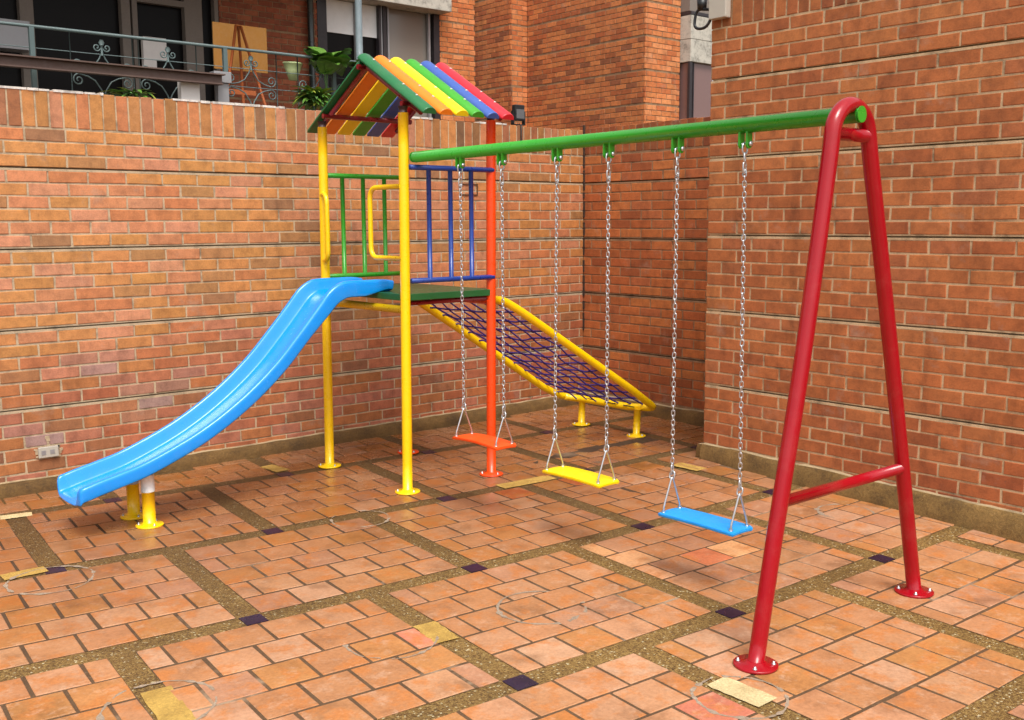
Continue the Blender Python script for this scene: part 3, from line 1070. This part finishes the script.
# swing beam and red A-frame
BX, BZ = -3.10, 2.150
m = MB()
m.tube([(BX + .01, -1.66, BZ - .012), (BX, -4.74, BZ)], .034, 24)
beam = part(m, 'swing_beam', GRN)
for t in (-1.655, -4.745):
    m = MB(); m.tube([(BX, t, BZ - (.012 if t > -2 else 0)), (BX, t - .004 if t < -2 else t + .004, BZ - (.012 if t > -2 else 0))], .0325, 20)
    part(m, 'end_cap', GRN, beam)
SW_Y = [(-2.13, -2.515), (-2.972, -3.352), (-3.80, -4.185)]
for pr in SW_Y:
    for y in pr:
        m = MB()
        for s in (-1, 1):
            yy = y + s * .020
            bmx = bmesh.new()
            pts = [(-.017, 0), (.017, 0), (.017, -.060)] + [(.017 * math.cos(a), -.060 - .017 * math.sin(a)) for a in [math.pi * i / 8 for i in range(1, 8)]] + [(-.017, -.060)]
            vs = [bmx.verts.new((BX + px_, yy - .005, BZ - .026 + pz)) for px_, pz in pts]
            f = bmx.faces.new(vs)
            r_ = bmesh.ops.extrude_face_region(bmx, geom=[f])
            for v in r_['geom']:
                if isinstance(v, bmesh.types.BMVert): v.co.y += .010
            bmesh.ops.recalc_face_normals(bmx, faces=bmx.faces)
            m.add_bm(bmx)
        br = part(m, 'swing_bracket', GRN, beam)
        m = MB()
        q_ = [(-.040, .0055), (-.036, .0055), (-.0355, .011), (-.027, .011), (-.0265, .0055), (.0255, .0055), (.026, .011), (.033, .011), (.0335, .0055), (.038, .0055)]
        m.tube([(BX, y + a, BZ - .083) for a, b in q_], [b for a, b in q_], 8)
        part(m, 'bracket_bolt', ZNC, beam)
AY = -4.71
pts = rounded_path([(-3.645, AY, .01), (-3.262, AY, 1.955)], 0.01)
arch = [Vector((-3.645, AY, .01)), Vector((-3.545, AY, .50)), Vector((-3.40, AY, 1.17)), Vector((-3.265, AY, 1.93))]
top = []
cx, cz, rr = -3.113, 2.052, .128
for i in range(15):
    a = math.pi * (1.0 - i / 14)
    top.append(Vector((cx + (rr + .004) * math.cos(a), AY, cz + .135 * math.sin(a))))
arch_r = [Vector((-2.945, AY, 1.93)), Vector((-2.79, AY, 1.38)), Vector((-2.60, AY, .68)), Vector((-2.425, AY, .01))]
def resample(P, n):
    P = [Vector(p) for p in P]
    out = []
    for i in range(len(P) - 1):
        p0, p1, p2, p3 = P[max(i - 1, 0)], P[i], P[i + 1], P[min(i + 2, len(P) - 1)]
        for k in range(n):
            t = k / n
            out.append(.5 * (2 * p1 + (p2 - p0) * t + (2 * p0 - 5 * p1 + 4 * p2 - p3) * t * t + (-p0 + 3 * p1 - 3 * p2 + p3) * t ** 3))
    out.append(P[-1])
    return out
m = MB(); m.tube(resample(arch + top[1:-1:2] + arch_r, 4), .033, 22)
af = part(m, 'swing_frame', RED)
m = MB()
m.tube([(-3.52, AY, .635), (-2.60, AY, .625)], .024, 16)
part(m, 'cross_bar', RED, af)
m = MB()
m.tube([(-3.24, AY, 2.072), (-2.985, AY, 2.072)], .027, 16)
part(m, 'cross_bar', RED, af)
for x in (-3.645, -2.425):
    flange(x, AY, RED, af, r=.088, bolts=4, rt=.034)

# ------------------------------------------------------------------ swings
def link(mb, c, L, w, r, rot, tilt=0.0):
    """one oval chain link centred at c, long axis vertical"""
    ax = Vector((math.cos(rot), math.sin(rot), 0))
    hl, hw = L / 2 - w / 2, w / 2
    pts = []
    for i in range(7):
        a = math.pi * i / 6
        pts.append(ax * (hw * math.cos(a)) + Vector((0, 0, hl + hw * math.sin(a))))
    for i in range(7):
        a = math.pi + math.pi * i / 6
        pts.append(ax * (hw * math.cos(a)) + Vector((0, 0, -hl + hw * math.sin(a))))
    q = Matrix.Rotation(tilt, 3, Vector((0, 1, 0)))
    mb.tube([c + q @ p for p in pts], r, 6, closed=True)

def swing(y0t, y1t, y0b, y1b, zs, mat, label, droop):
    root = empty('swing', label, 'swing', 'chain swings hanging from the green beam', loc=(BX, (y0b + y1b) / 2, zs))
    org = Vector(root.location)
    def put(mb, name, mt, parent=root):
        o = mb.build(name, mt)
        for v in o.data.vertices: v.co -= org
        o.parent = parent
        return o
    # seat: a moulded board with rounded corners, bowed a little
    bm = bmesh.new()
    yc = (y0b + y1b) / 2; hl = abs(y1b - y0b) / 2 + .026; hwid = .088
    pr = []
    rc = .02
    for cx_, cy_, a0 in ((hwid - rc, hl - rc, 0), (-hwid + rc, hl - rc, 90), (-hwid + rc, -hl + rc, 180), (hwid - rc, -hl + rc, 270)):
        for k in range(5):
            a = R_(a0 + 22.5 * k); pr.append((cx_ + rc * math.cos(a), cy_ + rc * math.sin(a)))
    N_ = 18
    grid = {}
    th = .016
    for i in range(N_ + 1):
        t = -1 + 2 * i / N_
        y = t * hl
        ww = hwid - (max(0, abs(t) - .93) / .07) ** 2 * .012
        for j in range(7):
            s = -1 + 2 * j / 6
            z = droop * (1 - t * t) - .004 * s * s - (max(0, abs(t) - .97) / .03) * .004
            for l_ in (0, 1):
                ex = .006 if abs(s) == 1 and l_ == 0 else 0
                grid[i, j, l_] = bm.verts.new((BX + s * (ww - .0 if l_ == 0 else ww * .95), yc + y * (1 if l_ == 0 else .985), zs + z - (th if l_ else 0)))
    for i in range(N_):
        for j in range(6):
            bm.faces.new((grid[i, j, 0], grid[i, j + 1, 0], grid[i + 1, j + 1, 0], grid[i + 1, j, 0]))
            bm.faces.new((grid[i, j, 1], grid[i + 1, j, 1], grid[i + 1, j + 1, 1], grid[i, j + 1, 1]))
        for j in (0, 6):
            bm.faces.new((grid[i, j, 0], grid[i + 1, j, 0], grid[i + 1, j, 1], grid[i, j, 1]))
    for i in (0, N_):
        for j in range(6):
            bm.faces.new((grid[i, j, 0], grid[i, j + 1, 0], grid[i, j + 1, 1], grid[i, j, 1]))
    bmesh.ops.recalc_face_normals(bm, faces=bm.faces)
    ed = [e for e in bm.edges if len(e.link_faces) == 2 and e.calc_face_angle(0) > R_(40)]
    bmesh.ops.bevel(bm, geom=ed, offset=.0035, segments=2, affect='EDGES')
    mb = MB(); mb.add_bm(bm)
    seat = put(mb, 'seat', mat)
    smooth_all(seat, 40)
    for yt, yb in ((y0t, y0b), (y1t, y1b)):
        ztop = BZ - .088
        zb = zs + .168
        T = Vector((BX, yt, ztop)); B = Vector((BX, yb, zb))
        dirn = (B - T).normalized()
        at = lambda dz: T + dirn * (dz / -dirn.z)
        # upper shackle and S hook
        mb = MB()
        link(mb, at(.014), .050, .034, .0044, 0)
        link(mb, at(.055), .046, .030, .0042, .5)
        link(mb, at(.096), .052, .028, .0042, .2)
        cS = at(.110)
        mb.tube([cS + Vector((.008, .0, .020)), cS + Vector((-.008, 0.004, -.020))], .004, 6)
        put(mb, 'chain_hook', ZNC)
        # chain
        mb = MB()
        z = .122; end = ztop - zb - .055
        n = int(round((end - z) / .0235))
        pitch = (end - z) / n
        for k in range(n + 1):
            link(mb, at(z + pitch * k), .0300, .0150, .0027, (0 if k % 2 else math.pi / 2) + .45 + random.uniform(-.3, .3), random.uniform(-.12, .12))
        put(mb, 'chain', ZNC)
        # lower snap link
        mb = MB()
        link(mb, B + Vector((0, 0, .035)), .050, .024, .0042, .3)
        link(mb, B + Vector((0, 0, .006)), .040, .026, .0042, 1.7, .25)
        put(mb, 'chain_hook', ZNC)
        # V shaped hanger with its two feet through the seat
        zz = zs + droop * .1
        path = rounded_path([(BX - .060, yb, zz - .018), (BX - .060, yb, zz + .02), (BX, yb, zb + .004), (BX + .060, yb, zz + .02), (BX + .060, yb, zz - .018)], [.012, .02, .012], 5)
        mb = MB(); mb.tube(path, .0048, 8)
        hg = put(mb, 'hanger', ZNC)
        for s in (-1, 1):
            for za, zb_, r_ in ((.0, .008, .010), (-.022, -.017, .007)):
                mb = MB()
                mb.tube([(BX + s * .060, yb, zz + za), (BX + s * .060, yb, zz + zb_)], r_, 8)
                put(mb, 'nut', ZNC, hg)
    return root
swing(-2.13, -2.515, -2.14, -2.52, .445, SEATO, 'swing with an orange seat, farthest of the three, passing in front of the orange post', .011)
swing(-2.972, -3.352, -2.957, -3.352, .388, SEATY, 'middle swing with a bright yellow seat on two chains', .006)
swing(-3.80, -4.185, -3.80, -4.205, .331, SEATB, 'swing with a blue seat nearest the red frame', .004)

# ------------------------------------------------------------------ apartment building behind the wall
AB = empty('apartment_building', 'orange brick apartment block with recessed balconies and stepped facade rising behind the wall', 'building', loc=(0, 7.5, 0))
def bpart(mb, name, mats, parent=None, color=False):
    o = mb.build(name, mats, color=color)
    for v in o.data.vertices: v.co -= Vector((0, 7.5, 0))
    o.parent = parent or AB
    return o
FB_COLS = [((206, 124, 70), 8), ((214, 136, 84), 7), ((196, 112, 60), 6), ((188, 104, 56), 4)]
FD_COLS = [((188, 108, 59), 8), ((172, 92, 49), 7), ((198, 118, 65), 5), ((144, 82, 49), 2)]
FG = lambda top: [top - .52 * k for k in range(12)]
def facade(O, U, N, L, z0, z1, cols, name='facade_wall'):
    mb = MB()
    brick_wall(mb, O, U, N, L, z0, [v for v in FG(z1 - .3) if v > z0 + .3], z1, .235, cols, phase=.05)
    O, U, N = Vector(O), Vector(U), Vector(N)
    a = O + U * .02 - N * .25; b = O + U * (L - .012) - N * .007
    lo = [min(a[i], b[i]) for i in range(2)] + [z0]; hi = [max(a[i], b[i]) for i in range(2)] + [z1]
    wall_body(mb, lo, hi)
    return bpart(mb, name, [BRICK, MORT2], color=True)
facade((3.88, 7.5, 0), (1, 0, 0), (0, -1, 0), .77, 2.0, 7.0, FB_COLS)         # pier beside the window
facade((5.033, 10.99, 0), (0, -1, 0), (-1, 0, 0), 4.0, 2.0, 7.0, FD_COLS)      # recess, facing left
facade((5.033, 7.0, 0), (1, 0, 0), (0, -1, 0), .393, 2.0, 7.0, FB_COLS)
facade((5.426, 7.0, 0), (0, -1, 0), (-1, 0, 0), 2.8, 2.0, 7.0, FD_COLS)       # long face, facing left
facade((5.426, 4.2, 0), (1, 0, 0), (0, -1, 0), .83, 2.0, 7.0, FB_COLS)
facade((-.10, 7.5, 0), (1, 0, 0), (0, -1, 0), 1.62, 2.0, 7.0, [((150, 78, 48), 5), ((136, 70, 44), 5), ((160, 88, 56), 3)])
# concrete corner panel and bay window at the right
mb = MB()
mb.bevel_box((6.262, 3.99, 4.27), (6.9, 4.6, 4.62), .006); mb.bevel_box((6.262, 3.992, 4.627), (6.9, 4.6, 4.99), .006)
bpart(mb, 'concrete_panel', CONC)
mb = MB(); mb.bevel_box((6.2625, 3.99, 4.998), (6.9, 4.6, 5.05), .004); bpart(mb, 'sill', FRM)
mb = MB(); mb.bevel_box((6.2625, 4.02, 5.055), (6.9, 4.6, 7.0), .006); bpart(mb, 'concrete_panel', PLAST)
mb = MB(); mb.box((6.30, 4.05, 3.3), (6.9, 4.5, 4.262)); w2 = bpart(mb, 'window', glass_mat('mauve_window_glass', (120, 92, 88), .2))
for x0, y0, x1, y1 in ((6.263, 4.0, 6.33, 4.045), (6.263, 4.3, 6.295, 4.36), (6.38, 4.02, 6.40, 4.048)):
    mb = MB(); mb.box((x0, y0, 3.3), (x1, y1, 4.268)); bpart(mb, 'window_frame', FRM, w2)
mb = MB(); mb.bevel_box((6.15, 3.9, 3.28), (6.9, 4.6, 3.33), .004); bpart(mb, 'sill', CONC)
# wide window with its concrete lintel (x 1.6 .. 3.75)
mb = MB(); mb.bevel_box((1.62, 7.2, 5.23), (3.92, 7.75, 6.2), .01); bpart(mb, 'lintel', CONC)
mb = MB(); mb.box((1.66, 7.60, 3.0), (2.78, 7.63, 5.22)); wl = bpart(mb, 'window', DGLASS)
mb = MB(); mb.box((2.80, 7.60, 3.0), (3.74, 7.63, 5.22)); wr = bpart(mb, 'window', PGLASS)
mb = MB(); mb.box((1.68, 7.575, 4.72), (2.66, 7.595, 5.22)); bpart(mb, 'blind', BLIND, wl)
for a, b in ((1.524, 1.69), (2.66, 2.70), (2.74, 2.80), (3.76, 3.88)):
    mb = MB(); mb.box((a, 7.5, 3.0), (b, 7.66, 5.228)); bpart(mb, 'window_frame', FRM, wl)
for a, b in ((2.22, 2.25), (2.705, 2.735), (2.84, 2.87), (3.66, 3.70)):
    mb = MB(); mb.box((a, 7.52, 3.0), (b, 7.57, 5.226)); bpart(mb, 'mullion', ALU, wr)
# downpipe between brick and window
mb = MB(); mb.tube([(1.36, 7.42, 2.5), (1.36, 7.42, 6.8)], .05, 14); bpart(mb, 'downpipe', paint('dark_green_pipe', (30, 40, 38)))
# recessed balcony room on the left: floor slab, added shading slab, back glazing with pale frames
mb = MB(); mb.box((5.10, 7.009, 2.0), (5.4255, 10.9, 6.98)); bpart(mb, 'core_wall', MORT2)
mb = MB(); mb.box((5.4345, 6.8, 2.0), (6.4, 10.9, 6.97)); bpart(mb, 'core_wall', MORT2)
mb = MB(); mb.box((1.3, 7.76, 2.0), (4.1, 7.9, 7.0)); bpart(mb, 'core_wall', FRM)
mb = MB(); mb.box((-12, 4.9, 2.70), (1.6, 7.75, 2.86)); bpart(mb, 'balcony_slab', PLAST)
mb = MB(); mb.box((-12, 5.0, 5.6), (1.6, 7.9, 5.9)); bpart(mb, 'unseen_shade_slab', PLAST)  # overhang out of view, added to keep the balcony room dark
mb = MB(); mb.box((-12, 7.62, 2.86), (-.14, 7.66, 5.6)); wg = bpart(mb, 'glass_wall', DGLASS)
for a, b in ((-2.83, -2.66), (-1.52, -1.40), (-1.37, -1.30), (-.62, -.36), (-.17, -.11), (-4.2, -4.0), (-5.8, -5.6)):
    mb = MB()
    mb.box((a, 7.50, 2.86), (b, 7.615, 5.6))
    bpart(mb, 'door_frame', PLAST, wg)
mb = MB(); mb.box((-1.30, 7.50, 4.78), (-.62, 7.6, 4.86)); bpart(mb, 'door_head', PLAST, wg)
mb = MB()
mb.box((-3.25, 7.0, 3.90), (-2.86, 7.3, 4.25)); bpart(mb, 'appliance', ALU)
mb = MB()
mb.box((-1.28, 7.40, 4.00), (-.95, 7.48, 4.30)); mb.box((-1.28, 7.40, 3.85), (-1.10, 7.48, 3.998)); bpart(mb, 'white_panel', WHT)
# steel beam in front of the railing, carried by posts
mb = MB()
mb.box((-12, 4.78, 3.385), (-1.36, 4.80, 3.475)); mb.box((-12, 4.72, 3.477), (-1.34, 4.86, 3.492)); mb.box((-12, 4.74, 3.37), (-1.36, 4.84, 3.384))
bpart(mb, 'steel_beam', BEAMM)
mb = MB(); mb.bevel_box((-1.83, 4.88, 2.5), (-1.60, 4.98, 3.40), .004); bpart(mb, 'white_post', WHT)
mb = MB(); mb.bevel_box((-1.36, 4.90, 2.5), (-1.22, 4.98, 3.41), .004); gp = bpart(mb, 'grey_post', ALU)
mb = MB(); mb.bevel_box((-1.42, 4.86, 3.412), (-1.2, 4.99, 3.54), .004); bpart(mb, 'post_head', ALU, gp)
mb = MB(); mb.tube([(.66, 4.93, 2.6), (.66, 4.93, 6.6)], .047, 16); bpart(mb, 'round_post', GALV)
# wrought iron railing
RL = 3.835; RB = 2.98
mb = MB(); mb.tube([(-12, 5.0, RL), (1.3, 5.0, RL + .015)], .019, 8); mb.tube([(-12, 5.0, RB), (1.3, 5.0, RB)], .014, 8)
for z in (3.62, 3.40, 3.18): mb.tube([(-12, 5.0, z), (1.3, 5.0, z)], .005, 6)
rl = bpart(mb, 'railing', RAILM)
for x in (-3.42, -1.21, .30, -5.5, -7.6):
    mb = MB(); mb.box((x - .025, 4.975, 2.86), (x + .025, 5.025, RL)); bpart(mb, 'baluster', RAILM, rl)
def spiral(mb, c, r, a0, turns, s, rr=.008):
    pts = []
    for i in range(26):
        t = i / 25
        a = a0 + s * turns * 2 * math.pi * t
        q = r * (1 - .80 * t)
        pts.append((c[0] + q * math.cos(a), 5.0, c[1] + q * math.sin(a)))
    mb.tube(pts, rr, 6)
mid = (RL + RB) / 2
def motif(x):
    mb = MB()
    for s in (-1, 1):                       # mirrored above and below the middle
        zc = mid + s * .40 * (RL - RB)
        mb.tube([(x, 5.0, zc + .0), (x, 5.0, zc - s * .14)], .012, 6)
        mb.tube([(x, 5.0, zc - .03), (x, 5.0, zc), (x, 5.0, zc + .03)], [.02, .034, .02], 8)
        for q in (-1, 1):
            spiral(mb, (x + q * .055, zc - s * .055), .045, (0 if q < 0 else math.pi), 1.3, q * s)
            mb.tube([(x, 5.0, zc - s * .10), (x + q * .03, 5.0, zc - s * .17), (x + q * .09, 5.0, zc - s * .26), (x + q * .17, 5.0, mid + s * .04), (x + q * .26, 5.0, mid + s * .02)], .008, 6)
            spiral(mb, (x + q * .27, mid + s * .085), .065, -s * math.pi / 2, 1.4, q * s)
            mb.tube([(x + q * .345, 5.0, RB), (x + q * .345, 5.0, RL)], .007, 6)
    bpart(mb, 'scroll_panel', RAILM, rl)
for x in (-2.68, -1.98 + .06, -.87, .02 + .10, -4.4, -5.2): motif(x)

# ------------------------------------------------------------------ things on the balcony
E1 = empty('easel', 'orange wooden A shaped easel standing behind the balcony railing', 'easel', loc=(-.75, 5.45, 2.86))
def eput(mb, name, mt, root):
    o = mb.build(name, mt)
    for v in o.data.vertices: v.co -= Vector(root.location)
    o.parent = root
    return o
for q in (-1, 0, 1):
    mb = MB()
    T = Vector((-.80 + .03 * q, 5.45, 4.22)); B = Vector((-.80 + (-.28, .22, .46)[q + 1], 5.45 + (0 if q else .35), 2.86))
    d = (T - B)
    mb.tube([B, T], .02, 4)
    eput(mb, 'leg', EASEL, E1)
mb = MB(); mb.box((-1.0, 5.425, 3.36), (-.60, 5.445, 3.42)); eput(mb, 'tray', EASEL, E1)
mb = MB(); mb.bevel_box((-1.02, 5.72, 3.70), (-.27, 5.74, 4.28), .003, Matrix.Identity(4))
b = mb.build('board', BOARD); tag(b, 'large tan fibre board leaning behind the easel on the balcony', 'board')
# pot on the railing
mb = MB()
mb.lathe([(.055, 0), (.10, .12), (.125, .2), (.135, .205), (.13, .22)], 0, 0, 20)
pot = mb.build('flower_pot', TERRA); pot.location = (-.24, 5.10, 3.55)
for v in pot.data.vertices: v.co.y *= .7
tag(pot, 'pale green half round flower pot hanging on the balcony railing', 'flower pot')
# leafy plants
def leaf(mb, base, d, L, w, droop, mat):
    d = Vector(d).normalized(); side = d.cross(Vector((0, 0, 1)))
    side = side.normalized() if side.length > .1 else Vector((1, 0, 0))
    mb.m = mat; mb.smooth = True
    prev = None
    for i in range(7):
        t = i / 6
        c = Vector(base) + d * (L * t) + Vector((0, 0, -droop * t * t * L))
        ww = w * math.sin(math.pi * (t * .92 + .06)) ** .8
        up_ = Vector((0, 0, .25 * ww))
        cur = [mb.addv(c - side * ww + up_), mb.addv(c), mb.addv(c + side * ww + up_)]
        if prev:
            mb.face((prev[0], prev[1], cur[1], cur[0])); mb.face((prev[1], prev[2], cur[2], cur[1]))
        prev = cur
def plant(name, label, cat, loc, n, L, w, mats, spread=1.0, up=.6, h=.2):
    root = empty(name, label, cat, loc=loc)
    mb = MB()
    for i in range(n):
        a = random.uniform(0, 6.28); e = random.uniform(.1, 1)
        d = (math.cos(a) * spread, math.sin(a) * spread, up + e * .6)
        leaf(mb, (random.uniform(-.05, .05) * spread, random.uniform(-.05, .05), random.uniform(0, h)), d, L * random.uniform(.6, 1.1), w * random.uniform(.7, 1.2), random.uniform(.1, .7), random.choice(mats))
    o = mb.build('foliage', LEAFM); o.parent = root
    mb = MB()
    for i in range(4):
        mb.tube([(0, 0, -.25), (random.uniform(-.06, .06), random.uniform(-.06, .06), h)], .007, 5)
    o = mb.build('stem', LEAFM[1]); o.parent = root
    return root
plant('potted_plant', 'yellow green bushy plant behind the wall coping under the railing scrolls', 'plant', (-.22, 4.6, 3.18), 230, .27, .032, [0, 0, 2, 3], 1.9, .4, .18)
plant('potted_plant', 'large dark leaved plant left of the round post on the balcony', 'plant', (.14, 4.92, 3.62), 26, .46, .17, [0, 0, 0, 1], 1.0, .5, .25)
plant('potted_plant', 'broad leaved plant beside the window behind the round post', 'plant', (.66, 4.75, 3.52), 24, .40, .14, [0, 0, 3], .9, .5, .25)
plant('potted_plant', 'low green plant in the shade below the brown steel beam', 'plant', (-2.60, 4.4, 3.10), 60, .28, .025, [0, 1, 2, 3], 2.2, .2, .06)
# flood light on top of the wall with its cable
FL = empty('flood_light', 'small black flood light standing on the wall coping right of the tower', 'lamp', loc=(-.79, .03, 2.585))
mb = MB(); mb.bevel_box((-.055, -.03, .035), (.055, .02, .175), .008); o = mb.build('lamp_housing', BLK); o.parent = FL
mb = MB(); mb.box((-.045, -.036, .055), (.045, -.031, .135)); o = mb.build('lens', glass_mat('grey_lens', (90, 90, 92), .2)); o.parent = FL
mb = MB(); mb.box((-.07, -.02, 0.0), (-.058, .015, .12)); mb.box((.058, -.02, 0), (.07, .015, .12)); mb.box((-.07, -.02, -.0), (.07, .015, .008)); o = mb.build('bracket', BLK); o.parent = FL
mb = MB(); mb.tube([(0, -.02, .01), (0, -.043, -.01), (.0, -.043, -.12), (.004, -.043, -.24)], .006, 6); o = mb.build('cable', BLK); o.parent = FL
# double socket low on the wall
SO = empty('wall_socket', 'pale double socket box low on the wall left of the slide foot', 'socket', loc=(-4.90, -.002, .25))
mb = MB(); mb.bevel_box((-.075, -.022, -.035), (.05, .0, .035), .004); o = mb.build('socket_plate', BEIGE); o.parent = SO
mb = MB()
for x in (-.045, .01): mb.box((x - .014, -.0245, -.014), (x + .014, -.0225, .014))
o = mb.build('socket_face', ALU); o.parent = SO
mb = MB()
for i in range(16):
    a = random.uniform(0, 6.28); r = random.uniform(.055, .08)
    c = Vector((-.01 + r * 1.2 * math.cos(a), -.003, r * .6 * math.sin(a)))
    if i < 4: c = Vector((-.01 + random.uniform(-.006, .006), -.003, .04 + i * .018))
    q = random.uniform(.006, .014)
    mb.bevel_box((c.x - q, -.004, c.z - q * .8), (c.x + q, .002, c.z + q * .8), .002)
o = mb.build('cement_smear', MORT); o.parent = SO; o['kind'] = 'stuff'
# blanked junction hole in the wall seen behind the blue guard rail
mb = MB()
for a in ((-.10, .10, .04, .05), (-.10, .10, -.05, -.04), (-.10, -.09, -.04, .04), (.09, .10, -.04, .04)):
    mb.box((a[0], -.006, a[2]), (a[1], .0, a[3]))
hb = mb.build('junction_cover', paint('tarnished_metal', (92, 66, 46))); hb.location = (-1.38, -.001, 2.01)
tag(hb, 'thin dark rectangular cover outline on the wall seen behind the blue guard rail', 'junction cover')
# cable box at the corner of the near wall
JB = empty('junction_box', 'small grey junction box with looped cable at the top corner of the near right wall', 'junction box', loc=(-1.27, -2.56, 3.10))
mb = MB(); mb.bevel_box((-.05, -.10, -.05), (.005, .04, .08), .006); o = mb.build('box', BEIGE); o.parent = JB
mb = MB(); mb.tube(rounded_path([(-.03, .05, .02), (-.03, .16, .04), (-.04, .17, -.09), (-.04, .06, -.10), (-.03, .03, -.03)], .05, 5), .010, 8); o = mb.build('cable', BLK); o.parent = JB
mb = MB(); mb.lathe([(.03, .03), (.035, .10)], -.02, .12, 12); o = mb.build('lamp_head', BLK); o.parent = JB
